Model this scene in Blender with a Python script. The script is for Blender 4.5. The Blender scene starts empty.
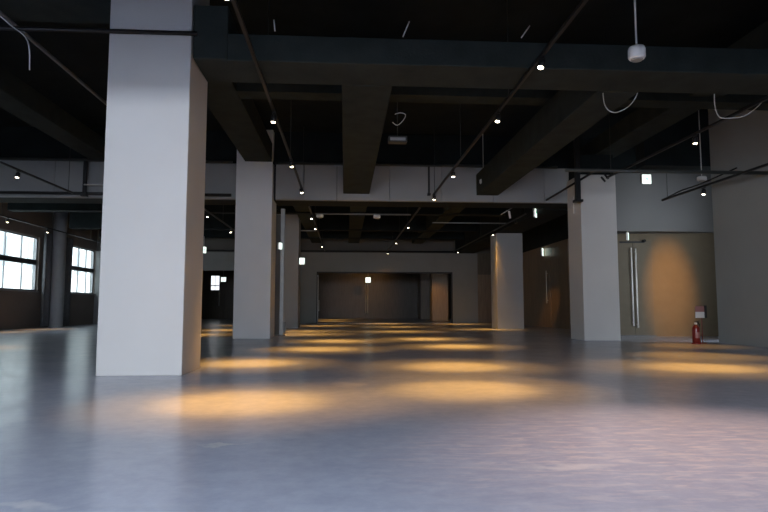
import bpy, bmesh, math, random
from mathutils import Vector, Matrix, Euler
random.seed(7)
sc = bpy.context.scene
C = sc.collection
PI = math.pi

# ------------------------------------------------------------------ materials
def new_mat(name):
    m = bpy.data.materials.new(name); m.use_nodes = True
    nt = m.node_tree
    b = nt.nodes['Principled BSDF']
    return m, nt, b

def mat(name, col, rough=0.6, metal=0.0, var=0.06, scale=3.0, spec=0.5, bump=0.0, bump_scale=40.0, emit=None, estr=0.0):
    m, nt, b = new_mat(name)
    N, L = nt.nodes, nt.links
    tc = N.new('ShaderNodeTexCoord')
    nz = N.new('ShaderNodeTexNoise'); nz.inputs['Scale'].default_value = scale; nz.inputs['Detail'].default_value = 5
    L.new(tc.outputs['Object'], nz.inputs['Vector'])
    rp = N.new('ShaderNodeValToRGB')
    lo = [max(0, c * (1 - var)) for c in col]; hi = [min(1, c * (1 + var)) for c in col]
    rp.color_ramp.elements[0].position = .3; rp.color_ramp.elements[0].color = (*lo, 1)
    rp.color_ramp.elements[1].position = .7; rp.color_ramp.elements[1].color = (*hi, 1)
    L.new(nz.outputs['Fac'], rp.inputs['Fac']); L.new(rp.outputs['Color'], b.inputs['Base Color'])
    b.inputs['Roughness'].default_value = rough; b.inputs['Metallic'].default_value = metal
    b.inputs['Specular IOR Level'].default_value = spec
    if bump:
        n2 = N.new('ShaderNodeTexNoise'); n2.inputs['Scale'].default_value = bump_scale
        L.new(tc.outputs['Object'], n2.inputs['Vector'])
        bp = N.new('ShaderNodeBump'); bp.inputs['Strength'].default_value = bump; bp.inputs['Distance'].default_value = .01
        L.new(n2.outputs['Fac'], bp.inputs['Height']); L.new(bp.outputs['Normal'], b.inputs['Normal'])
    if emit:
        b.inputs['Emission Color'].default_value = (*emit, 1); b.inputs['Emission Strength'].default_value = estr
    return m

def wood_mat(name, c1, c2, rough=.35):
    m, nt, b = new_mat(name); N, L = nt.nodes, nt.links
    tc = N.new('ShaderNodeTexCoord'); mp = N.new('ShaderNodeMapping'); mp.inputs['Scale'].default_value = (3, 3, .25)
    L.new(tc.outputs['Object'], mp.inputs['Vector'])
    nz = N.new('ShaderNodeTexNoise'); nz.inputs['Scale'].default_value = 4; nz.inputs['Detail'].default_value = 8
    L.new(mp.outputs['Vector'], nz.inputs['Vector'])
    rp = N.new('ShaderNodeValToRGB')
    rp.color_ramp.elements[0].position = .35; rp.color_ramp.elements[0].color = (*c1, 1)
    rp.color_ramp.elements[1].position = .68; rp.color_ramp.elements[1].color = (*c2, 1)
    L.new(nz.outputs['Fac'], rp.inputs['Fac']); L.new(rp.outputs['Color'], b.inputs['Base Color'])
    b.inputs['Roughness'].default_value = rough
    return m

def glass_mat(name, tint=(.9, .95, .95)):
    m = bpy.data.materials.new(name); m.use_nodes = True
    nt = m.node_tree; N, L = nt.nodes, nt.links
    for n in list(N): N.remove(n)
    out = N.new('ShaderNodeOutputMaterial'); mix = N.new('ShaderNodeMixShader')
    tr = N.new('ShaderNodeBsdfTransparent'); tr.inputs['Color'].default_value = (*tint, 1)
    gl = N.new('ShaderNodeBsdfGlossy'); gl.inputs['Roughness'].default_value = .03
    lw_ = N.new('ShaderNodeLayerWeight'); pw = N.new('ShaderNodeMath'); pw.operation = 'POWER'; pw.inputs[1].default_value = 4
    ma = N.new('ShaderNodeMath'); ma.operation = 'MULTIPLY_ADD'; ma.inputs[1].default_value = .6; ma.inputs[2].default_value = .04
    L.new(lw_.outputs['Facing'], pw.inputs[0]); L.new(pw.outputs[0], ma.inputs[0]); L.new(ma.outputs[0], mix.inputs['Fac']); L.new(tr.outputs['BSDF'], mix.inputs[1]); L.new(gl.outputs['BSDF'], mix.inputs[2])
    L.new(mix.outputs['Shader'], out.inputs['Surface'])
    return m

def floor_mat():
    m, nt, b = new_mat('polished_concrete'); N, L = nt.nodes, nt.links
    tc = N.new('ShaderNodeTexCoord')
    def noise(scale, detail=6, rough=.6, vec=None, dist=0):
        n = N.new('ShaderNodeTexNoise'); n.inputs['Scale'].default_value = scale
        n.inputs['Detail'].default_value = detail; n.inputs['Roughness'].default_value = rough
        n.inputs['Distortion'].default_value = dist
        L.new(vec or tc.outputs['Object'], n.inputs['Vector']); return n.outputs['Fac']
    def ramp(fac, p0, c0, p1, c1):
        r = N.new('ShaderNodeValToRGB')
        r.color_ramp.elements[0].position = p0; r.color_ramp.elements[0].color = c0
        r.color_ramp.elements[1].position = p1; r.color_ramp.elements[1].color = c1
        L.new(fac, r.inputs['Fac']); return r.outputs['Color']
    def mix(fac, a, c, mode='MIX'):
        x = N.new('ShaderNodeMix'); x.data_type = 'RGBA'; x.blend_type = mode
        if isinstance(fac, float): x.inputs['Factor'].default_value = fac
        else: L.new(fac, x.inputs['Factor'])
        L.new(a, x.inputs['A'])
        if isinstance(c, tuple): x.inputs['B'].default_value = c
        else: L.new(c, x.inputs['B'])
        return x.outputs['Result']
    def blob(cx, cy, rx, ry, rot=0):
        mp = N.new('ShaderNodeMapping'); mp.vector_type = 'TEXTURE'
        mp.inputs['Location'].default_value = (cx, cy, 0); mp.inputs['Rotation'].default_value = (0, 0, rot)
        mp.inputs['Scale'].default_value = (rx, ry, 1)
        # break the outline up with noise
        ad = N.new('ShaderNodeVectorMath'); ad.operation = 'ADD'
        nn = N.new('ShaderNodeTexNoise'); nn.inputs['Scale'].default_value = 3.5; nn.inputs['Detail'].default_value = 5
        L.new(tc.outputs['Object'], nn.inputs['Vector'])
        sc_ = N.new('ShaderNodeVectorMath'); sc_.operation = 'MULTIPLY_ADD'
        sc_.inputs[1].default_value = (.5, .5, 0); sc_.inputs[2].default_value = (-.25, -.25, 0)
        L.new(nn.outputs['Color'], sc_.inputs[0])
        L.new(tc.outputs['Object'], ad.inputs[0]); L.new(sc_.outputs[0], ad.inputs[1])
        L.new(ad.outputs[0], mp.inputs['Vector'])
        g = N.new('ShaderNodeTexGradient'); g.gradient_type = 'SPHERICAL'
        L.new(mp.outputs['Vector'], g.inputs['Vector'])
        return g.outputs['Fac']
    base = ramp(noise(.55, 8, .62), .3, (.37, .41, .525, 1), .72, (.49, .53, .64, 1))
    base = mix(.35, base, ramp(noise(6, 8, .7), .3, (.24, .26, .33, 1), .75, (.52, .54, .60, 1)))
    # worn, scrubbed patch with pale streaks
    streak_map = N.new('ShaderNodeMapping'); streak_map.inputs['Rotation'].default_value = (0, 0, .5); streak_map.inputs['Scale'].default_value = (1.4, 5.5, 1)
    L.new(tc.outputs['Object'], streak_map.inputs['Vector'])
    st = ramp(noise(2.6, 9, .68, streak_map.outputs['Vector'], .6), .47, (0, 0, 0, 1), .68, (1, 1, 1, 1))
    wear = ramp(blob(2.3, 4.3, 2.5, 1.7, .2), .0, (0, 0, 0, 1), .6, (1, 1, 1, 1))
    w = mix(1.0, st, wear, 'MULTIPLY')
    wm = N.new('ShaderNodeMath'); wm.operation = 'MULTIPLY'; wm.inputs[1].default_value = .6
    L.new(w, wm.inputs[0])
    base = mix(wm.outputs[0], base, (.74, .66, .64, 1))
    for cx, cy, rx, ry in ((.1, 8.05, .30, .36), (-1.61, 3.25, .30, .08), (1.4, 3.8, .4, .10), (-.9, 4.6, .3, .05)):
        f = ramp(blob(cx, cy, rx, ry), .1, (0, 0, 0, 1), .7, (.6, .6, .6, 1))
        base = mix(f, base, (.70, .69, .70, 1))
    L.new(base, b.inputs['Base Color'])
    rr = N.new('ShaderNodeMapRange'); rr.inputs['To Min'].default_value = .16; rr.inputs['To Max'].default_value = .30
    L.new(noise(1.3, 6), rr.inputs['Value']); L.new(rr.outputs['Result'], b.inputs['Roughness'])
    b.inputs['Specular IOR Level'].default_value = .5
    bp = N.new('ShaderNodeBump'); bp.inputs['Strength'].default_value = .12; bp.inputs['Distance'].default_value = .02
    L.new(noise(5, 6), bp.inputs['Height']); L.new(bp.outputs['Normal'], b.inputs['Normal'])
    return m

M = {}
M['floor'] = floor_mat()
M['plaster'] = mat('pillar_paint', (.52, .505, .48), .75, var=.025, scale=1.2, bump=.08)
M['plaster_grey'] = mat('grey_plaster', (.22, .225, .222), .8, var=.05, scale=.8, bump=.1)
M['plaster_brightened'] = mat('pillar_paint_brightened', (.68, .68, .67), .75, var=.03, scale=1.2, bump=.08)  # pillar paint lightened in colour to make up for weaker light further back
M['plaster_dimmed'] = mat('pillar_paint_dimmed', (.35, .355, .355), .75, var=.03, scale=1.2, bump=.08)  # pillar paint darkened in colour, standing in for the dim light far back
M['plaster_bulk'] = mat('bulkhead_plaster', (.26, .262, .262), .8, var=.06, scale=.8)
M['plaster_wall'] = mat('wall_plaster', (.27, .275, .26), .7, var=.06, scale=.7, bump=.1)
M['plaster_dark'] = mat('dark_plaster', (.10, .095, .088), .75, var=.08, scale=.8)
M['black_ceiling'] = mat('black_ceiling_paint', (.009, .013, .014), .9, var=.3, scale=1.5, spec=.2)
M['beam'] = mat('beam_fireproofing', (.026, .033, .031), .95, var=.2, scale=2.5, spec=.15, bump=.4, bump_scale=25)
M['black_metal'] = mat('black_metal', (.012, .012, .013), .5, metal=.3, var=.2)
M['dark_pipe'] = mat('dark_pipe', (.03, .033, .03), .6, var=.2)
M['conduit'] = mat('dull_conduit', (.12, .125, .125), .5, metal=.2, var=.1)
M['grey_pipe'] = mat('grey_pipe', (.30, .31, .31), .45, metal=.3, var=.1)
M['steel'] = mat('brushed_steel', (.70, .68, .62), .4, metal=.35, var=.05, scale=20)
M['pull'] = mat('satin_pull_steel', (.86, .84, .79), .35, metal=.1, var=.03)
M['white_plastic'] = mat('white_plastic', (.72, .71, .68), .5, var=.03)
M['white_cable'] = mat('pale_cable', (.55, .55, .52), .6, var=.05)
M['wood'] = wood_mat('brown_wood_panel', (.17, .125, .085), (.23, .17, .115), .38)
M['wood_pale'] = wood_mat('pale_brown_panel', (.22, .165, .11), (.28, .21, .14), .45)
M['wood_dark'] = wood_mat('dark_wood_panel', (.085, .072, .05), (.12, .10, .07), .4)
M['door_leaf'] = mat('door_leaf', (.15, .13, .095), .65, var=.05, spec=.2)
M['tan_panel'] = mat('tan_wall_panel', (.165, .135, .09), .7, var=.05, spec=.2)
M['curtain'] = mat('curtain_cloth', (.15, .155, .165), .9, var=.15, scale=8)
M['round_col'] = mat('round_column_paint', (.48, .49, .51), .35, var=.05)
M['frame_dark'] = mat('dark_window_frame', (.045, .047, .05), .45, metal=.4, var=.1)
M['frame_pale'] = mat('pale_window_frame', (.32, .33, .34), .45, metal=.4, var=.1)
M['glass'] = glass_mat('clear_glass')
M['red'] = mat('extinguisher_red', (.17, .014, .012), .28, var=.08)
M['black_rubber'] = mat('black_rubber', (.015, .015, .015), .6, var=.1)
M['pink_plate'] = mat('sign_red_plate', (.30, .14, .13), .5, var=.05)
M['lens'] = mat('spot_lens', (.9, .85, .75), .4, emit=(1, .86, .62), estr=14)
M['sign_white'] = mat('exit_sign_white', (.85, .9, .88), .4, var=.01, emit=(.88, 1, .93), estr=1.5)
M['sign_green'] = mat('exit_sign_green', (.1, .5, .25), .4, var=.01, emit=(.22, .85, .48), estr=.8)
M['facade'] = mat('white_facade', (.80, .80, .79), .8, var=.03)
M['facade_window'] = mat('facade_window', (.36, .40, .43), .2, var=.1)

# ------------------------------------------------------------------ mesh helpers
class MB:
    def __init__(s): s.bm = bmesh.new()
    def box(s, x0, x1, y0, y1, z0, z1, bevel=0.0, rot=None, piv=None):
        b = bmesh.new()
        bmesh.ops.create_cube(b, size=1)
        for v in b.verts:
            v.co = Vector(((x0 + x1) / 2 + v.co.x * (x1 - x0), (y0 + y1) / 2 + v.co.y * (y1 - y0), (z0 + z1) / 2 + v.co.z * (z1 - z0)))
        if bevel: bmesh.ops.bevel(b, geom=b.edges[:], offset=bevel, segments=2, affect='EDGES', profile=.5)
        if rot is not None:
            p = Vector(piv or (0, 0, 0)); R = Euler(rot).to_matrix()
            for v in b.verts: v.co = p + R @ (v.co - p)
        s._add(b); return s
    def cyl(s, p0, p1, r, r1=None, seg=20, bevel=0.0):
        p0, p1 = Vector(p0), Vector(p1); d = p1 - p0
        b = bmesh.new()
        bmesh.ops.create_cone(b, cap_ends=True, segments=seg, radius1=r, radius2=r if r1 is None else r1, depth=d.length)
        if bevel:
            es = [e for e in b.edges if abs(e.verts[0].co.z - e.verts[1].co.z) < 1e-6]
            bmesh.ops.bevel(b, geom=es, offset=bevel, segments=2, affect='EDGES')
        q = d.to_track_quat('Z', 'Y').to_matrix()
        for v in b.verts: v.co = (p0 + p1) / 2 + q @ v.co
        for f in b.faces: f.smooth = len(f.verts) == 4
        s._add(b); return s
    def lathe(s, prof, seg=24, c=(0, 0, 0)):
        b = bmesh.new(); rings = []
        for r, z in prof:
            rings.append([b.verts.new((c[0] + r * math.cos(2 * PI * k / seg), c[1] + r * math.sin(2 * PI * k / seg), c[2] + z)) for k in range(seg)])
        for a, d in zip(rings, rings[1:]):
            for k in range(seg):
                f = b.faces.new((a[k], a[(k + 1) % seg], d[(k + 1) % seg], d[k])); f.smooth = True
        b.faces.new(rings[0][::-1]); b.faces.new(rings[-1])
        s._add(b); return s
    def tube(s, pts, r, seg=8):
        pts = [Vector(p) for p in pts]; b = bmesh.new(); rings = []
        for i, p in enumerate(pts):
            d = (pts[min(i + 1, len(pts) - 1)] - pts[max(i - 1, 0)]).normalized()
            q = d.to_track_quat('Z', 'Y').to_matrix()
            rings.append([b.verts.new(p + q @ Vector((r * math.cos(2 * PI * k / seg), r * math.sin(2 * PI * k / seg), 0))) for k in range(seg)])
        for a, d in zip(rings, rings[1:]):
            for k in range(seg):
                f = b.faces.new((a[k], a[(k + 1) % seg], d[(k + 1) % seg], d[k])); f.smooth = True
        b.faces.new(rings[0][::-1]); b.faces.new(rings[-1])
        s._add(b); return s
    def poly(s, pts, thick, axis=1):
        """flat polygon in X/Z at y=0, extruded by thick along +y"""
        b = bmesh.new()
        f = b.faces.new([b.verts.new((x, 0, z)) for x, z in pts])
        r = bmesh.ops.extrude_face_region(b, geom=[f])
        for v in [g for g in r['geom'] if isinstance(g, bmesh.types.BMVert)]: v.co.y += thick
        s._add(b); return s
    def _add(s, b):
        bmesh.ops.recalc_face_normals(b, faces=b.faces[:])
        me = bpy.data.meshes.new('tmp'); b.to_mesh(me); b.free()
        s.bm.from_mesh(me); bpy.data.meshes.remove(me)
    def build(s, name, m, parent=None, loc=(0, 0, 0), rot=(0, 0, 0)):
        me = bpy.data.meshes.new(name); s.bm.to_mesh(me); s.bm.free()
        me.materials.append(m)
        o = bpy.data.objects.new(name, me); C.objects.link(o)
        o.location = loc; o.rotation_euler = rot
        if parent is not None: o.parent = parent
        return o

def tag(o, label=None, cat=None, group=None, kind=None):
    if label: o['label'] = label
    if cat: o['category'] = cat
    if group: o['group'] = group
    if kind: o['kind'] = kind
    return o
def thing(name, label, cat, loc=(0, 0, 0), rz=0, group=None, kind=None):
    o = bpy.data.objects.new(name, None); C.objects.link(o)
    o.location = loc; o.rotation_euler = (0, 0, rz); o.empty_display_size = .1
    return tag(o, label, cat, group, kind)
def copy_tree(o, parent=None):
    c = o.copy(); C.objects.link(c)
    if parent is not None: c.parent = parent
    for ch in list(o.children):
        if ch.type != 'LIGHT': copy_tree(ch, c)
    return c
def struct(mb, name, m, parent=None, label=None):
    return tag(mb.build(name, m, parent), label, None, None, None if parent else 'structure')

# ------------------------------------------------------------------ room shell
ZC = 7.0                       # underside of the black slab
YB, YF = -7.0, 57.0            # window wall behind the camera, end wall of the far room
struct(MB().box(-17, 14, YB - .3, YF + .5, -.2, 0), 'floor', M['floor'])
struct(MB().box(-17, 14, YB - .3, YF + .5, ZC, ZC + .25), 'ceiling', M['black_ceiling'])

# right wall: plain plaster, stops at the lobby recess
RW = 10.74
struct(MB().box(RW, RW + .3, YB, 16.75, 0, ZC), 'wall_right', M['plaster_wall'])
# plaster front above the lobby recess, in line with the bulkhead
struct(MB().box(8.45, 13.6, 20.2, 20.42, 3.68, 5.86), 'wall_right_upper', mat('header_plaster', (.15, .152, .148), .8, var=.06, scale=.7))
struct(MB().box(8.45, 13.6, 20.3, 20.42, 5.86, ZC), 'wall_right_top', M['black_ceiling'])
struct(MB().box(13.3, 13.6, 16.75, 22, 0, ZC), 'wall_lobby_side', M['plaster_dark'])
struct(MB().box(8.3, 13.4, 20.42, 21.6, 3.69, 3.79), 'ceiling_lobby', M['plaster_dark'])
# recessed lobby panel, slightly turned
panel = MB()
p0, p1 = Vector((8.3, 21.25, 0)), Vector((13.3, 20.65, 0))
ang = math.atan2(p1.y - p0.y, p1.x - p0.x)
o = struct(MB().box(0, (p1 - p0).length, 0, .15, 0, 3.69), 'wall_lobby', M['tan_panel'])
o.location = p0; o.rotation_euler.z = ang
# long wood-panelled wall behind the right pillars
wp = MB()
for k in range(16):
    y = 21.3 + k * 1.13
    wp.box(10.62, 10.8, y, y + 1.118, 0, 4.3)
wp.box(10.64, 10.8, 21.3, 39.4, 0, 4.3)
struct(wp, 'wall_right_rear', M['wood'])
struct(MB().box(10.6, 10.8, 21.3, 39.4, 4.3, ZC), 'wall_right_rear_top', M['black_ceiling'])
# far cross wall with its two openings
FY = 39.3
fw_ = MB()
fw_.box(-15.9, -9.7, FY, FY + .35, 0, 4.62)
fw_.box(-9.7, -6.0, FY, FY + .35, 3.42, 4.62)
fw_.box(-6.0, -1.85, FY, FY + .35, 0, 4.62)
fw_.box(-1.85, 7.08, FY, FY + .35, 3.36, 4.62)
fw_.box(7.08, 8.77, FY, FY + .35, 0, 4.62)
struct(fw_, 'wall_far', M['plaster_grey'])
struct(MB().box(-15.9, 10.7, FY + .12, FY + .35, 4.62, ZC), 'wall_far_top', M['plaster_dark'])
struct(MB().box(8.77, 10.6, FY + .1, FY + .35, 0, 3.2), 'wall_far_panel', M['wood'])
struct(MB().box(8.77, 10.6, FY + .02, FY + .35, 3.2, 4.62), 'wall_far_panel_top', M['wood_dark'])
# far room
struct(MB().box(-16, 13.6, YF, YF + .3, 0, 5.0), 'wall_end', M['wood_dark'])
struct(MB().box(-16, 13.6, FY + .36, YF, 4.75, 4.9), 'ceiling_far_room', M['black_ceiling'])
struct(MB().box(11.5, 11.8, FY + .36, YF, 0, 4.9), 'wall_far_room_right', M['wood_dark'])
struct(MB().box(6.9, 8.3, 54.6, YF, 0, 4.7), 'wall_far_room_pier', M['wood'])
# left wall, with window openings
LX = -15.9
W = [(20.6, 32.2), (35.6, 39.28)]
lw = MB(); y = YB
for a, b in W:
    lw.box(LX - .3, LX, y, a, 0, ZC); lw.box(LX - .3, LX, a, b, 0, 1.86); lw.box(LX - .3, LX, a, b, 4.66, ZC); y = b
lw.box(LX - .3, LX, y, YF + .3, 0, ZC)
struct(lw, 'wall_left', mat('left_wall_plaster', (.17, .145, .125), .75, var=.08, scale=.8))
# wall behind the camera with a wide window band
bw = MB()
bw.box(-16.1, -9, YB - .3, YB, 0, ZC); bw.box(7, 14, YB - .3, YB, 0, ZC)
bw.box(-9, 7, YB - .3, YB, 0, .3); bw.box(-9, 7, YB - .3, YB, 3.5, ZC)
struct(bw, 'wall_back', M['plaster_dark'])

# ------------------------------------------------------------------ windows
def window_left(n, y0, y1, pitch):
    t = thing('window_%d' % n, None, None, (LX, y0, 1.86), 0, None, 'structure')
    Wd, H = y1 - y0, 2.80
    f = MB()
    f.box(-.22, -.10, 0, .09, 0, H); f.box(-.22, -.10, Wd - .09, Wd, 0, H)
    f.box(-.22, -.10, 0, Wd, 0, .08); f.box(-.22, -.10, 0, Wd, H - .08, H)
    f.build('window_frame', M['frame_pale'], t)
    g = MB().box(-.22, -.08, .09, Wd - .09, 1.36, 1.62); g.build('transom', M['frame_dark'], t)
    yy = Wd - pitch
    while yy > .3:
        MB().box(-.20, -.12, yy - .025, yy + .025, 1.62, H - .08).build('mullion', M['frame_pale'], t)
        yy -= pitch
    yy = Wd - pitch * .9
    while yy > .3:
        MB().box(-.20, -.14, yy - .03, yy + .03, .08, 1.36).build('mullion', M['frame_pale'], t)
        yy -= pitch * 1.1
    MB().box(-.17, -.155, .09, Wd - .09, .08, H - .08).build('pane', M['glass'], t)
    MB().box(-.3, .06, -.03, Wd + .03, -.05, .0).build('window_sill', M['frame_pale'], t)
window_left(1, *W[0], 1.45)
window_left(2, *W[1], 1.05)
t = thing('window_3', None, None, (-9, YB, .3), 0, None, 'structure')
f = MB()
for k in range(9): f.box(k * 1.99, k * 1.99 + .08, -.2, -.1, 0, 3.2)
f.box(0, 16, -.2, -.1, 0, .08); f.box(0, 16, -.2, -.1, 3.12, 3.2)
f.build('window_frame', M['frame_dark'], t)
MB().box(.05, 15.95, -.16, -.15, .08, 3.12).build('pane', mat('frosted_daylit_pane', (.8, .83, .86), .5, emit=(.85, .92, 1), estr=1.0), t)
# small far window, at the end wall of the far room
t = thing('window_4', None, None, (-12.53, YF - .02, 2.62), 0, None, 'structure')
f = MB().box(0, .05, -.05, .02, 0, 1.42).box(.8, .85, -.05, .02, 0, 1.42).box(0, .85, -.05, .02, 0, .05).box(0, .85, -.05, .02, 1.37, 1.42)
f.box(.40, .44, -.05, .02, 0, 1.42).box(0, .85, -.05, .02, .42, .5)
f.build('window_frame', M['frame_dark'], t)
MB().box(.04, .82, -.03, -.01, .03, 1.40).build('pane', mat('daylit_frosted_pane', (.8, .82, .84), .4, emit=(.9, .95, 1), estr=1.3), t)

# ------------------------------------------------------------------ outside
t = thing('outside_building', 'white building with grey windows across the street, seen through the windows', 'building', (-34, 26, -4))
MB().box(-6, 0, -14, 62, -6, 22).build('facade', M['facade'], t)
for i in range(12):
    for j in range(3):
        MB().box(-.05, .06, -10 + i * 5.6, -8.1 + i * 5.6, 4.0 + j * 5.2, 7.0 + j * 5.2).build('facade_window', M['facade_window'], t)

# ------------------------------------------------------------------ pillars
def pillar(x0, x1, y0, y1, h, label, m=None):
    t = MB().box(x0, x1, y0, y1, 0, h, bevel=.012).build('square_pillar', m or M['plaster'])
    return tag(t, label, 'pillar', 'square pillars of the hall', 'thing')
pillar(-3.66, -2.415, 9.2, 10.36, ZC - .01, 'large white square pillar nearest the camera, rising to the black ceiling')
pillar(-3.65, -2.45, 20.0, 21.25, ZC - .01, 'pale grey square pillar set in the bulkhead, behind the big white pillar', M['plaster_brightened'])
pillar(-3.9, -2.36, 30.5, 31.8, ZC - .01, 'dim grey square pillar partly hidden behind the slim steel post', M['plaster_dimmed'])
pillar(7.37, 8.52, 18.2, 19.32, 5.2, 'grey square pillar beside the double door with the long steel pulls')
pillar(7.28, 8.56, 28.4, 29.6, 4.61, 'dim grey square pillar standing between the far opening and the wood wall', M['plaster_dimmed'])
pillar(7.0, 8.3, 48, 49.2, 4.74, 'brownish square pillar standing inside the far room beyond the opening', M['wood_pale'])
t = MB().lathe([(.36, 0), (.36, .02), (.33, .03), (.33, ZC - .01)], 32).build('round_column', M['round_col'], None, (-15.45, 33.4, 0))
tag(t, 'shiny grey round column standing by the wall between the two windows', 'column', None, 'thing')

# ------------------------------------------------------------------ bulkhead and beams
def bulk(seams):
    bk = MB()
    for a, b in zip(seams, seams[1:]): bk.box(a + .008, b - .008, 20.2, 20.4, 4.65, 5.86)
    struct(bk, 'wall_bulkhead', M['plaster_bulk'])
bulk([-15.8, -13.2, -11.4, -9.6, -7.8, -6.0, -3.66]); bulk([-2.37, -1.41, -.30, 1.5, 3.3, 5.1, 6.9, 8.44])
for a, b in ((-15.8, -3.66), (-2.44, 8.44)):
    struct(MB().box(a, b, 20.41, 21.5, 4.66, ZC).box(a, b, 20.25, 20.41, 5.87, ZC), 'beam_bulkhead', M['black_ceiling'])
BZ = 4.87
def beam(mb, label): return struct(mb, 'ceiling_beam', M['beam'], None, label)
beam(MB().box(-2.39, RW, 9.25, 10.2, BZ, 5.31, bevel=.02), 'dark cross beam running from the big pillar to the plain wall')
beam(MB().box(-2.39, -1.86, 9.22, 10.21, BZ + .004, 5.75, bevel=.02), 'dark haunch block where the cross beam meets the big pillar')
beam(MB().box(-15.8, -3.69, 9.3, 10.2, 5.85, 6.4, bevel=.02), 'dark cross beam on the window side of the big pillar')
beam(MB().box(-3.35, -2.46, 10.4, 19.9, 5.86, 6.5, bevel=.02), 'dark lengthwise beam running back from the big pillar')
beam(MB().box(-.08, .81, 10.2, 20.19, BZ, 5.6, bevel=.02), 'dark lengthwise beam over the middle of the hall')
beam(MB().box(4.50, 5.26, 10.2, 20.19, BZ, 5.6, bevel=.02), 'dark lengthwise beam ending on the bulkhead before the grey pillar')
beam(MB().box(7.9, 8.7, 10.2, 20.19, 5.86, 6.4, bevel=.02), 'dark lengthwise beam running over the grey pillar')
beam(MB().box(-8.4, -7.7, 10.2, 20.19, 5.86, 6.4, bevel=.02), 'dark lengthwise beam on the window side of the big pillar')
beam(MB().box(-13.0, -12.3, 10.2, 20.19, 5.86, 6.4, bevel=.02), 'dark lengthwise beam nearest the window wall')
beam(MB().box(-2.4, RW, 13.0, 13.5, 5.75, ZC), 'high dark secondary cross beam beyond the first')
struct(MB().box(7.42, 8.48, 18.25, 19.27, 5.21, 5.85), 'beam_pillar_head', M['black_ceiling'])
struct(MB().box(8.75, 13.2, 16.76, 17.3, 5.17, ZC), 'beam_lobby', M['black_ceiling'])
struct(MB().box(-15.8, RW, 3.7, 4.5, 3.85, ZC), 'added_shade_beam', M['black_ceiling'])  # unseen beam added to keep daylight off the pillar top and ceiling
struct(MB().box(7.3, 8.5, 21.5, 39.3, 4.62, ZC), 'beam_right_rear', M['black_ceiling'])
for yb in (26.5, 32.3, 36.2):
    struct(MB().box(-14.5, 7.25, yb, yb + .5, 5.2, ZC), 'beam_rear', M['black_ceiling'])
for xb in (-2.2, .2, 4.4):
    struct(MB().box(xb, xb + .7, 21.55, 39.3, 5.25, ZC), 'beam_rear_long', M['beam'])

# ------------------------------------------------------------------ pipes, rails, hangers
def pipe(pts, r, m, label, name='ceiling_pipe', cat='pipe', group=None, seg=10):
    return tag(MB().tube(pts, r, seg).build(name, m), label, cat, group)
pipe([(-9.6, 9.08, 5.21), (-2.3, 9.08, 5.21)], .034, M['black_metal'], 'thin black pipe crossing the front of the big white pillar')
pipe([(-15.7, 20.1, 5.88), (-3.8, 20.1, 5.88)], .05, M['dark_pipe'], 'dark pipe along the bulkhead top on the window side of the big pillar')
pipe([(-2.45, 20.12, 5.88), (7.35, 20.12, 5.88)], .05, M['dark_pipe'], 'dark pipe along the bulkhead top over the middle of the hall')
pipe([(-15.7, 20.0, 4.74), (-3.8, 20.0, 4.74)], .05, M['black_metal'], 'black pipe along the bulkhead foot on the window side of the big pillar')
pipe([(5.4, 14.2, 4.38), (10.72, 14.2, 4.38)], .045, M['dark_pipe'], 'dark horizontal pipe meeting the plain wall above the recess')
pipe([(-5.55, 5.2, 5.72), (-5.55, 20.1, 5.72)], .035, M['conduit'], 'thin pale pipe running back under the ceiling beyond the big pillar')
pipe([(-1.25, 25, 4.93), (2.75, 25, 4.93)], .03, M['grey_pipe'], 'thin pale conduit hung level beyond the bulkhead, bearing two small boxes')
pipe([(3.9, 26.6, 4.83), (7.4, 26.6, 4.83)], .025, M['grey_pipe'], 'thin pale conduit beyond the bulkhead, ending at the grey pillar')
pipe([(-2.1, 28, 4.6), (-1.35, 28, 4.6)], .025, M['grey_pipe'], 'short pale conduit beside the second pillar beyond the bulkhead')
pipe([(-8.5, 19.85, 5.0), (-6.2, 19.85, 5.0)], .025, M['white_plastic'], 'short pale conduit in front of the bulkhead beside the big pillar')
pipe([(-15.6, 39.15, 4.70), (8.6, 39.15, 4.70)], .05, M['black_metal'], 'black pipe along the top of the far plaster wall')
pipe([(7.34, 18.7, 4.02), (7.34, 18.7, 4.60)], .022, M['white_plastic'], 'short white conduit on the corner of the grey pillar', 'wall_conduit', 'conduit')

def hanger(x, y, z0, z1, r, label):
    t = thing('hanger_post', label, 'hanger', (x, y, z0), 0, 'black hanger posts')
    MB().box(-r, r, -r, r, 0, z1 - z0, bevel=.005).build('post', M['black_metal'], t)
    MB().box(-r * 1.8, r * 1.8, -r * 1.8, r * 1.8, 0, .08, bevel=.01).build('bracket', M['black_metal'], t)
    return t
hanger(7.16, 17.88, 4.25, ZC - .02, .07, 'thick black post hanging in front of the bulkhead beside the grey pillar')
hanger(2.82, 19.95, 4.80, 5.8, .03, 'thin black post hanging before the bulkhead where the middle track ends')
hanger(-8.5, 19.9, 4.62, 5.8, .05, 'black post hanging in front of the bulkhead on the window side')

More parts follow.
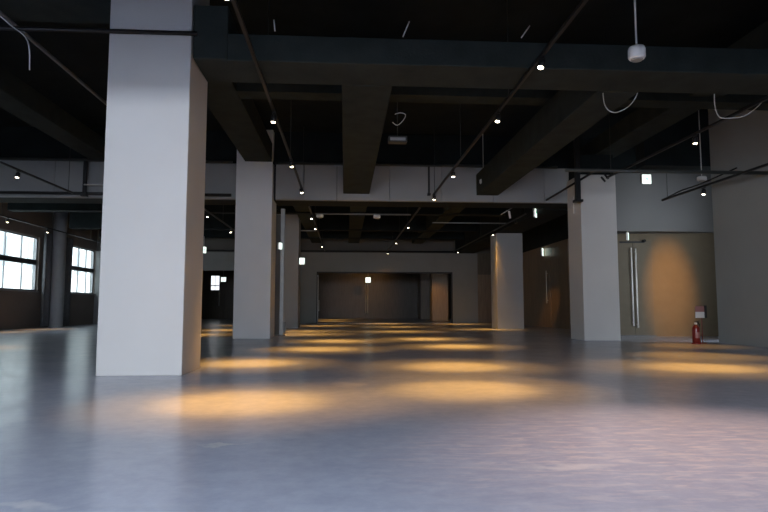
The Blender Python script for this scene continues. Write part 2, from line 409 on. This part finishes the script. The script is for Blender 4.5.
def track(x, y0, y1, z, label):
    t = thing('light_track', label, 'light track', (x, y0, z), 0, 'ceiling light tracks')
    L_ = y1 - y0
    MB().box(-.026, .026, 0, L_, -.02, .03).build('rail', M['black_metal'], t)
    n = max(2, int(L_ / 3.2))
    for k in range(n):
        y = .3 + (L_ - .6) * k / (n - 1)
        MB().cyl((0, y, .03), (0, y, ZC - z), .009, seg=6).build('hanger_rod', M['dark_pipe'], t)
    return t
TZ = 4.80
track(-1.4, 5.6, 19.9, TZ, 'black light track just beyond the big pillar')
track(2.95, 5.6, 19.85, TZ, 'black light track over the middle of the hall')
track(7.6, 7.5, 16.8, TZ - .02, 'black light track running to the grey pillar')
track(-8.85, 7.5, 19.85, 4.72, 'black light track on the window side of the big pillar')
track(-14.2, 20.9, 39, TZ, 'black light track close along the window wall')
track(-1.33, 21.7, 39, 4.70, 'black light track beyond the bulkhead, behind the track by the big pillar')
track(2.75, 21.7, 39, 4.70, 'black light track beyond the bulkhead over the middle')
track(7.1, 22.9, 39, 4.70, 'black light track beyond the bulkhead alongside the dim pillar')
track(-5.3, 21.7, 39, 4.70, 'black light track beyond the bulkhead, seen between the two pale pillars')
wall_track = track(9.78, 8.0, 17.75, 4.32, 'black light track near the plain wall with the white box')
MB().tube([(0, 9.7, .02), (0, 8.7, .10), (0, 7.9, .09), (0, 7.2, .12), (0, 6.2, .18)], .02, 8).build('cable', M['black_metal'], wall_track)
pipe([(6.93, 20.1, 4.72), (7.46, 17.0, 5.1)], .035, M['black_metal'], 'black slanting brace from the grey pillar top down to the bulkhead foot', 'slanting_brace', 'brace')

# ------------------------------------------------------------------ spotlights
def lamp_data(name, e, angle, col=(1, .47, .09)):
    l = bpy.data.lights.new(name, 'SPOT'); l.energy = e; l.color = col
    l.spot_size = math.radians(angle); l.spot_blend = 1.0; l.shadow_soft_size = .05
    return l
L_main = lamp_data('spot_beam', 1900, 26)
L_mid = lamp_data('spot_halo', 850, 48)
L_mid_rear = lamp_data('spot_halo_rear', 700, 58)
L_spill = lamp_data('spot_spill', 60, 110)
L_spill_rear = lamp_data('spot_spill_rear', 45, 110)
L_rear = lamp_data('spot_beam_rear', 1000, 28)
L_graze = lamp_data('panel_wall_beam', 700, 17)
L_end = lamp_data('end_wall_beam', 500, 40)
L_hot = lamp_data('spot_beam_hot', 1700, 28)
L_wide = lamp_data('spot_beam_wide', 950, 58, (1, .62, .47))
L_wall = lamp_data('wall_beam', 330, 20, (1, .42, .05))
L_dim = lamp_data('spot_beam_dim', 330, 44)
L_soft = lamp_data('spot_beam_soft', 800, 40)

def make_spot(stem=.08, body=.13, r=.055, m='black_metal'):
    t = thing('spotlight', 'x', 'spotlight', (0, 0, 0), 0, 'track spotlights')
    MB().box(-.03, .03, -.06, .06, -.045, -.02, bevel=.006).build('track_adapter', M[m], t)
    MB().cyl((0, 0, -.04), (0, 0, -stem), .011, seg=8).build('stem', M[m], t)
    b = MB().lathe([(.02, .02), (r * .8, .012), (r, -.01), (r, -body), (r * .9, -body)], 20).build('lamp_body', M[m], t, (0, 0, -stem))
    ln = MB().lathe([(.001, -body - .012), (r * .6, -body - .010), (r * .88, -body + .004), (r * .88, -body + .01), (.001, -body + .012)], 20).build('lens', M['lens'], b)
    return t
proto = make_spot()
used = [False]
def spot(x, y, z, label, aim=None, light=L_main, energy=None):
    t = proto if not used[0] else copy_tree(proto)
    used[0] = True
    t.location = (x, y, z); t['label'] = label
    body = [c for c in t.children if c.name.startswith('lamp_body')][0]
    if aim is not None:
        d = (Vector(aim) - Vector((x, y, z - .11))).normalized()
        body.rotation_euler = (-d).to_track_quat('Z', 'Y').to_euler()
    if light is not None:
        lo = bpy.data.objects.new('spot_beam', light); C.objects.link(lo)
        lo.parent = body; lo.location = (0, 0, -.17)
        if light in (L_main, L_rear, L_hot):
            more = [L_mid if light in (L_main, L_hot) else L_mid_rear]
            if not (x < -1 and x > -2 and y < 20): more.append(L_spill if light is L_main else L_spill_rear)
            for d in more:
                lo = bpy.data.objects.new(d.name, d); C.objects.link(lo)
                lo.parent = body; lo.location = (0, 0, -.17)
    return t
BZ_ = 4.68
o1 = 'first second third fourth fifth'.split()
for k, (y, ax) in enumerate(((6.8, -1.1), (11.5, -1.7), (15.2, -.6), (18.7, -.3))):
    spot(-1.4, y, TZ, 'black spotlight, %s lens back along the track just beyond the big pillar' % o1[k], (ax, y - (.2 if k == 0 else .35), 0), L_hot if k == 0 else L_main)
for k, (y, ax, ay) in enumerate(((8.6, 1.5, 7.45), (11.2, 1.9, 10.3), (16.1, 2.9, 15.6), (19.6, 2.6, 19.4))):
    spot(2.95, y, TZ, 'black spotlight, %s lens back along the track over the middle of the hall' % o1[k], (ax, ay, 0))
spot(2.95, 5.9, TZ, 'black spotlight above the frame on the middle track, lighting the scrubbed floor patch', (2.75, 4.15, 0), L_wide)
spot(7.6, 9.8, TZ - .02, 'black spotlight above the frame on the track that runs to the grey pillar', (6.0, 9.85, 0), L_main)
spot(7.6, 12.35, TZ - .02, 'black spotlight, the lens seen high beside the plain wall', (7.4, 12.2, 0), L_soft)
spot(9.78, 15.6, 4.30, 'black spotlight hanging under the white box near the plain wall', (9.2, 15.4, 0), L_dim)
lo = bpy.data.objects.new('wall_beam', lamp_data('wall_beam_low', 1600, 42, (1, .43, .04))); C.objects.link(lo); lo.location = (9.8, 15.72, 4.03); lo.scale = (.50, 1, 1)
lo.rotation_euler = (Vector((9.8, 15.72, 4.03)) - Vector((11.55, 20.7, 1.75))).to_track_quat('Z', 'Y').to_euler()
spot(-8.85, 16.6, 4.72, 'black spotlight on the window side track, seen against the bulkhead', (-9.3, 15.6, 0), L_soft)
for k, y in enumerate((26.0, 29.4)):
    spot(-14.2, y, TZ, 'black spotlight, %s of the pair above the nearer window' % ('outer', 'inner')[k], (-14.0, y, 0), L_soft)
RZ = 4.70
far = {-1.33: (23.5, 26.6, 34.4), 2.75: (25.9, 32.3, 38.5), 7.1: (24.5, 28.3, 37.4), -5.3: (23.3, 28.0, 35.5)}
wh = {-1.33: 'the track behind the one by the big pillar', 2.75: 'the middle track beyond the bulkhead', 7.1: 'the track alongside the dim pillar', -5.3: 'the far track between the two pale pillars'}
for x, ys in far.items():
    for k, y in enumerate(ys):
        spot(x, y, RZ, 'small black spotlight, %s back along %s' % (o1[k], wh[x]), (10.6, 30.6, .9) if (x > 7 and y < 27) else (x + random.uniform(-.5, .5), y - .3, 0), L_graze if (x > 7 and y < 27) else L_rear)
# bright tilted white spotlight beyond the bulkhead
t = thing('adjustable_spotlight', 'pale tilted spotlight on a slanted arm beside the lit hanging sign', 'spotlight', (6.35, 22.4, 4.58))
MB().tube([(-.42, 0, -.02), (.05, 0, .26)], .018).build('arm', M['grey_pipe'], t)
MB().cyl((-.1, 0, .12), (-.06, 0, -.16), .04, seg=14, bevel=.008).build('lamp_body', M['white_plastic'], t)
# ceiling spots inside the far room
for x, y, lab in ((-1.1, 46, 'tiny ceiling spotlight inside the far room, near its open door'), (-1.0, 52, 'tiny ceiling spotlight deep inside the far room')):
    spot(x, y, 4.7, lab, (x, y, 0), L_rear)
for x, y in ((3.2, 44.5), (5.5, 45.5)):  # unseen lamps added to brighten the end doors and the brown pillar
    spot(x, y, 4.7, 'small unseen spotlight added above the far opening to brighten the far room %s' % ('end doors' if x < 4 else 'brown pillar'), (1.7, YF, 1.6) if x < 4 else (7.7, 48, 1.3), L_end if x < 4 else L_dim)

# ------------------------------------------------------------------ exit signs
def exit_sign(loc, rz, w, h, label, drop=0.0, name='exit_sign'):
    t = thing(name, label, 'exit sign', loc, rz, 'exit signs')
    MB().box(-w / 2, w / 2, .012, .07, -h / 2, h / 2, bevel=.008).build('housing', M['white_plastic'], t)
    MB().box(-w / 2 + .012, w / 2 - .012, 0, .014, -h / 2 + .012, h / 2 - .012).build('lit_face', M['sign_white'], t)
    # running figure and doorway, green on white
    s = h * .8
    g = MB()
    g.box(-.06 * s + .13 * s, .46 * s, -.006, 0, -.44 * s, -.38 * s)
    for pts in ([(.0, .30), (.10, .34), (.14, .22), (.04, .18)],                    # head
                [(-.10, .16), (.06, .18), (.10, -.02), (-.02, -.08)],               # trunk
                [(-.02, -.04), (.10, -.02), (.20, -.20), (.16, -.36), (.08, -.34), (.10, -.20)],
                [(-.02, -.08), (.03, -.04), (-.08, -.22), (-.30, -.28), (-.30, -.22), (-.12, -.16)],
                [(-.10, .16), (-.04, .10), (-.20, .0), (-.28, .06), (-.26, .12), (-.20, .06)],
                [(.06, .16), (.09, .08), (.20, .02), (.30, .10), (.27, .14), (.19, .09)]):
        b = MB(); b.poly([(x * s, z * s) for x, z in pts], .006)
        me = bpy.data.meshes.new('tmp'); b.bm.to_mesh(me); b.bm.free()
        for v in me.vertices: v.co.y -= .006
        g.bm.from_mesh(me); bpy.data.meshes.remove(me)
    g.build('running_figure_pattern', M['sign_green'], t)
    if drop: MB().cyl((0, .04, h / 2), (0, .04, h / 2 + drop), .01, seg=8).build('drop_rod', M['white_plastic'], t)
    return t
exit_sign((10.55, 20.12, 5.51), 0, .34, .34, 'square white lit exit sign on the plaster above the recess')
exit_sign((9.91, 20.3, 3.50), math.radians(62), .30, .27, 'greenish lit exit sign over the long steel door pulls', .2)
exit_sign((10.5, 31.2, 3.97), math.radians(62), .42, .42, 'lit exit sign on the brown wood wall between the two grey pillars')
exit_sign((7.27, 22.3, 4.62), math.radians(60), .34, .34, 'white lit sign hanging beyond the bulkhead by the grey pillar', .9)
exit_sign((-2.18, 30.4, 3.36), 0, .28, .34, 'square white lit exit sign beside the dim pillar behind the steel post')
exit_sign((1.98, 52.0, 3.42), 0, .46, .46, 'white lit exit sign above the end doors of the far room', 1.1)
exit_sign((-10.77, 54.0, 3.52), 0, .45, .4, 'white lit exit sign beside the small far window', 1.0)
exit_sign((-2.33, 21.75, 3.23), math.radians(58), .2, .25, 'small lit exit sign fixed high on the slim steel post')
exit_sign((-6.82, 29.5, 3.81), math.radians(60), .25, .32, 'small lit exit sign peeping out from behind the big pillar', .5)

# ------------------------------------------------------------------ doors
def pull(parent, x, y, z0, z1, r=.022, name='handle'):
    h = MB()
    h.cyl((x, y, z0), (x, y, z1), r, seg=12)
    for z in (z0 + .12, z1 - .12): h.cyl((x, y, z), (x, y + .09, z), r * .7, seg=8)
    return h.build(name, M['pull'], parent)
# lobby door, set in the turned panel
d1 = thing('door_1', None, None, p0 + Vector((.0, 0, 0)), ang, None, 'structure')
MB().box(1.05, 2.07, -.05, -.005, .04, 3.42, bevel=.004).build('door_leaf', M['door_leaf'], d1)
MB().box(2.085, 2.75, -.05, -.005, .04, 3.42, bevel=.004).build('door_leaf', M['door_leaf'], d1)
pull(d1, 2.0, -.13, .36, 3.16, .026); pull(d1, 2.15, -.13, .30, 3.14, .026)
MB().box(1.62, 2.5, -.09, -.05, 3.34, 3.40, bevel=.006).cyl((2.42, -.12, 3.40), (2.52, -.12, 3.42), .05).build('door_closer', M['black_metal'], d1)
MB().box(1.0, 2.8, -.07, -.004, 0, .04).build('threshold', M['conduit'], d1)
# door in the wood wall
d2 = thing('door_2', None, None, (10.615, 30.4, 0), 0, None, 'structure')
MB().box(-.04, 0, 0, 1.0, .02, 3.5, bevel=.004).build('door_leaf', M['wood'], d2)
MB().cyl((-.12, .35, 1.25), (-.12, .35, 2.95), .026, seg=12).cyl((-.12, .35, 1.4), (-.03, .35, 1.4), .015, seg=8).cyl((-.12, .35, 2.8), (-.03, .35, 2.8), .015, seg=8).build('handle', M['steel'], d2)
# end doors of the far room
d3 = thing('door_3', None, None, (2.05, YF, 0), 0, None, 'structure')
MB().box(-1.5, -.01, -.06, -.005, .02, 4.2, bevel=.004).build('door_leaf', M['wood_dark'], d3)
MB().box(.01, 1.5, -.06, -.005, .02, 4.2, bevel=.004).build('door_leaf', M['wood_dark'], d3)
pull(d3, -.09, -.16, .5, 3.3, .05); pull(d3, .09, -.16, .5, 3.3, .05)
# glass door standing open at the far opening
d4 = thing('door_4', None, None, (-1.72, FY - .9, 0), math.radians(4), None, 'structure')
MB().box(-.02, .02, 0, .04, 0, 3.1).box(-.02, .02, 1.0, 1.04, 0, 3.1).box(-.02, .02, 0, 1.04, 0, .1).box(-.02, .02, 0, 1.04, 3.04, 3.1).build('door_frame', M['plaster_brightened'], d4)
MB().box(-.006, .006, .04, 1.0, .1, 3.04).build('pane', M['glass'], d4)
MB().cyl((.07, .12, .8), (.07, .12, 1.5), .02, seg=10).cyl((0, .12, .85), (.07, .12, .85), .012).cyl((0, .12, 1.45), (.07, .12, 1.45), .012).build('handle', M['steel'], d4)
# dark frame round the far openings
struct(MB().box(-1.85, -1.78, FY - .02, FY + .37, 0, 3.36).box(7.01, 7.08, FY - .02, FY + .37, 0, 3.36).box(-1.78, 7.01, FY - .02, FY + .37, 3.29, 3.36), 'trim_1', M['black_metal'])
struct(MB().box(-1.8, 7.0, FY - .1, FY + .4, 0, .012), 'trim_2', M['steel'])
# far left door pull under the small window
d5 = thing('door_5', None, None, (-11.7, YF, 0), 0, None, 'structure')
MB().box(-.9, .5, -.05, -.005, .02, 2.6, bevel=.004).build('door_leaf', M['wood_dark'], d5)
pull(d5, .0, -.14, 1.2, 2.5, .035)

# ------------------------------------------------------------------ partition post by the second pillar
t = thing('partition_post', 'slim pale steel post with a narrow grey panel beside the grey pillar', 'post', (-2.28, 21.95, 0))
MB().box(-.075, .075, -.06, .06, 0, 4.62, bevel=.01).build('post', M['grey_pipe'], t)
MB().box(-.27, -.085, .0, .05, .05, 4.4, bevel=.004).build('side_panel', M['plaster_dark'], t)
MB().box(-.2, .14, -.09, .09, 0, .05, bevel=.01).build('base_plate', M['conduit'], t)
MB().box(.075, .15, -.05, .03, .12, .5, bevel=.01).build('floor_bolt', M['conduit'], t)

# ------------------------------------------------------------------ curtains by the left windows
def curtain(y0, y1, label, n):
    b = bmesh.new(); seg = n * 8; cols = []
    for i in range(seg + 1):
        u = i / seg; y = y0 + (y1 - y0) * u
        x = LX + .22 + .07 * math.sin(u * n * 2 * PI) + .02 * math.sin(u * n * 5.1)
        cols.append((b.verts.new((x, y, .05)), b.verts.new((x + .01 * math.sin(i), y, 4.95))))
    for a, d in zip(cols, cols[1:]):
        f = b.faces.new((a[0], d[0], d[1], a[1])); f.smooth = True
    mb = MB(); mb.bm.free(); mb.bm = b
    o = mb.build('curtain', M['curtain'])
    s = o.modifiers.new('s', 'SOLIDIFY'); s.thickness = .012
    return tag(o, label, 'curtain', 'window curtains')
curtain(32.28, 33.0, 'dark grey pleated curtain drawn beside the nearer window', 6)
curtain(33.85, 35.5, 'dark grey pleated curtain between the round column and the second window', 5)

# ------------------------------------------------------------------ fire extinguisher and its marker
t = thing('fire_extinguisher', 'red fire extinguisher standing on the floor by the plain wall', 'fire extinguisher', (9.80, 16.3, 0), .3)
MB().lathe([(.09, 0), (.1, .012), (.1, .42), (.092, .465), (.068, .505), (.036, .53), (.034, .545)], 28).build('cylinder_body', M['red'], t)
MB().lathe([(.034, 0), (.04, .01), (.04, .05), (.026, .06)], 16, (0, 0, .54)).build('valve', M['steel'], t)
MB().box(-.012, .012, -.12, .03, .60, .618, bevel=.003, rot=(-.25, 0, 0), piv=(0, 0, .6)).build('lever', M['black_metal'], t)
MB().box(-.014, .014, -.11, .02, .575, .59, bevel=.003).build('carry_handle', M['black_metal'], t)
pts = [(.03, 0, .58), (.09, .0, .60), (.135, 0, .53), (.135, 0, .38), (.12, 0, .22), (.118, 0, .14)]
MB().tube(pts, .014).cyl((.118, 0, .16), (.118, 0, .06), .017, .024, seg=12).build('hose', M['black_rubber'], t)
lb = MB()
lb.bm.free(); b = bmesh.new(); a0, a1, n = math.radians(-150), math.radians(-60), 10; pv = []
for k in range(n + 1):
    a = a0 + (a1 - a0) * k / n
    pv.append((b.verts.new((.1015 * math.cos(a), .1015 * math.sin(a), .17)), b.verts.new((.1015 * math.cos(a), .1015 * math.sin(a), .33))))
for a, d in zip(pv, pv[1:]): b.faces.new((a[0], d[0], d[1], a[1]))
lb.bm = b; lb.build('label_sticker', M['pink_plate'], t)
MB().lathe([(.125, 0), (.13, .01), (.13, .03), (.115, .035), (.115, .012), (.001, .012)], 28).build('stand_tray', M['red'], t)
t = thing('extinguisher_sign', 'small white and dull red sign plate on a thin post behind the fire extinguisher', 'sign', (10.06, 16.5, 0))
MB().cyl((.06, .03, .0), (.06, .03, 1.08), .012, seg=8).build('post', M['red'], t)
MB().box(-.13, .13, -.004, .018, .72, .89, bevel=.003).build('white_plate', M['white_plastic'], t)
MB().box(-.13, .13, -.002, .018, .89, 1.05, bevel=.003).build('red_plate', M['pink_plate'], t)
MB().box(.135, .165, -.07, .02, .72, 1.07, bevel=.003).build('side_plate', M['black_metal'], t)
MB().box(-.08, .12, -.07, .1, 0, .015, bevel=.004).build('foot', M['red'], t)

# ------------------------------------------------------------------ hanging boxes and loose cables
def ceiling_box(x, y, z, w, h, label, rod=True, grp='white ceiling units'):
    t = thing('ceiling_sensor', label, 'ceiling unit', (x, y, z), 0, grp)
    MB().lathe([(w * .42, 0), (w * .5, h * .15), (w * .5, h * .8), (w * .44, h)], 24).build('sensor_body', M['white_plastic'], t)
    MB().lathe([(w * .3, -.02), (w * .34, 0), (w * .34, .01)], 20).build('sensor_lens', M['grey_pipe'], t)
    if rod: MB().cyl((0, 0, h), (0, 0, ZC - z), .013, seg=8).build('drop_rod', M['white_cable'], t)
    return t
ceiling_box(3.99, 7.75, 4.41, .23, .17, 'white round unit hanging on a long pale rod, high in the hall')
ceiling_box(4.58, 19.45, 5.13, .26, .14, 'white round unit hanging before the bulkhead at the beam end')
ceiling_box(-1.07, 25, 4.78, .3, .12, 'small pale unit at the end of the level conduit beyond the bulkhead', False)
ceiling_box(1.32, 25, 4.77, .3, .13, 'small pale unit halfway along the level conduit beyond the bulkhead', False)
ceiling_box(9.83, 15.75, 4.5, .25, .12, 'small pale unit above the black track near the plain wall')
ceiling_box(-11.8, 23.0, 5.0, .4, .1, 'small pale unit on the ceiling above the nearer window')

def cable(pts, label, r=.012):
    # smooth the control points
    P_ = [Vector(p) for p in pts]; out = []
    for i in range(len(P_) - 1):
        a, b, c, d = P_[max(i - 1, 0)], P_[i], P_[i + 1], P_[min(i + 2, len(P_) - 1)]
        for k in range(6):
            s = k / 6
            out.append(.5 * ((2 * b) + (c - a) * s + (2 * a - 5 * b + 4 * c - d) * s * s + (3 * b - a - 3 * c + d) * s ** 3))
    out.append(P_[-1])
    return tag(MB().tube(out, r, 6).build('hanging_cable', M['white_cable'], None), label, 'cable', 'loose ceiling cables')
cable([(5.33, 10.3, 5.3), (5.32, 10.3, 5.1), (5.27, 10.3, 4.85), (5.12, 10.3, 4.65), (4.9, 10.3, 4.53), (4.74, 10.3, 4.56), (4.66, 10.3, 4.70), (4.62, 10.25, 4.95)], 'pale loose cable looping down near the hanging white unit', .009)
cable([(8.3, 10.4, 5.4), (8.05, 10.4, 5.1), (7.8, 10.4, 4.9), (7.6, 10.4, 4.70), (7.35, 10.4, 4.54), (7.1, 10.4, 4.50), (6.88, 10.4, 4.52), (6.74, 10.3, 4.72), (6.7, 10.22, 5.0)], 'pale loose cable sagging under the beam near the plain wall', .009)
cable([(-5.0, 8.4, 5.2), (-4.7, 8.4, 4.95), (-4.45, 8.4, 4.72), (-4.40, 8.4, 4.3)], 'dull loose cable dangling beside the thin pale pipe', .009)
cable([(.95, 12, 4.80), (1.05, 12, 4.74), (1.17, 12, 4.84), (1.22, 12, 4.96), (1.12, 12, 5.0), (1.0, 12, 4.97)], 'pale cable loop hanging beside the middle beam', .008)
t = thing('hanging_junction_box', 'small grey box hung in the dark beside the middle beam', 'junction box', (1.22, 13.9, 4.9))
MB().box(-.22, .22, -.12, .12, 0, .14, bevel=.01).build('box_body', M['dark_pipe'], t)
MB().box(-.18, .18, -.125, -.118, .03, .1).build('grille', M['grey_pipe'], t)
MB().cyl((0, 0, .14), (0, 0, ZC - 4.9), .01, seg=6).build('drop_rod', M['dark_pipe'], t)
def stub(x, z0, dx, dz, label):
    o = MB().tube([(x, 9.0, z0), (x + dx, 9.0, z0 + dz)], .011, 6).build('hanger_stub', M['white_cable'])
    return tag(o, label, 'rod', 'pale hanger stubs')
stub(.88, 5.22, .1, .25, 'pale slanting rod stub above the cross beam near the middle')
stub(2.76, 5.26, .14, .2, 'pale slanting rod stub above the cross beam beside the middle track')
stub(-1.1, 5.25, -.02, .18, 'short pale upright rod stub above the cross beam near the big pillar')
# slotted vent plate on top of the grey pillar
t = thing('wall_vent', 'small dark slotted vent high on the grey pillar', 'vent', (8.2, 18.185, 5.12))
MB().box(-.14, -.08, -.01, .01, -.1, .1, rot=(0, -.7, 0)).build('slot', M['black_metal'], t)
MB().box(.0, .06, -.01, .01, -.1, .1, rot=(0, -.7, 0)).build('slot', M['black_metal'], t)

# ------------------------------------------------------------------ daylight
w = bpy.data.worlds.new('daylight'); sc.world = w; w.use_nodes = True
bg = w.node_tree.nodes['Background']; bg.inputs['Color'].default_value = (.88, .94, 1, 1); bg.inputs['Strength'].default_value = 4.2
l = bpy.data.lights.new('window_daylight', 'AREA'); l.shape = 'RECTANGLE'; l.size = 10; l.size_y = 2.6; l.energy = 3300; l.color = (.78, .86, 1)
lo = bpy.data.objects.new('window_daylight', l); C.objects.link(lo); lo.location = (-2.0, YB + 1.4, 2.9); lo.rotation_euler = (PI / 2 - math.radians(66), 0, 0)

# ------------------------------------------------------------------ camera
cam = bpy.data.cameras.new('camera'); cam.sensor_width = 36; cam.lens = 36 * 600 / 768; cam.clip_end = 300
co = bpy.data.objects.new('camera', cam); C.objects.link(co); co.location = (0, 0, 1)
pit = math.atan(52 / 600); yaw = math.atan(39 / 600 * math.cos(pit))
co.rotation_euler = (PI / 2 + pit, 0, -yaw)
sc.camera = co

sc.view_settings.view_transform = 'Standard'
sc.view_settings.look = 'None'
sc.view_settings.exposure = 0
sc.cycles.caustics_reflective = False; sc.cycles.caustics_refractive = False
sc.cycles.use_denoising = True
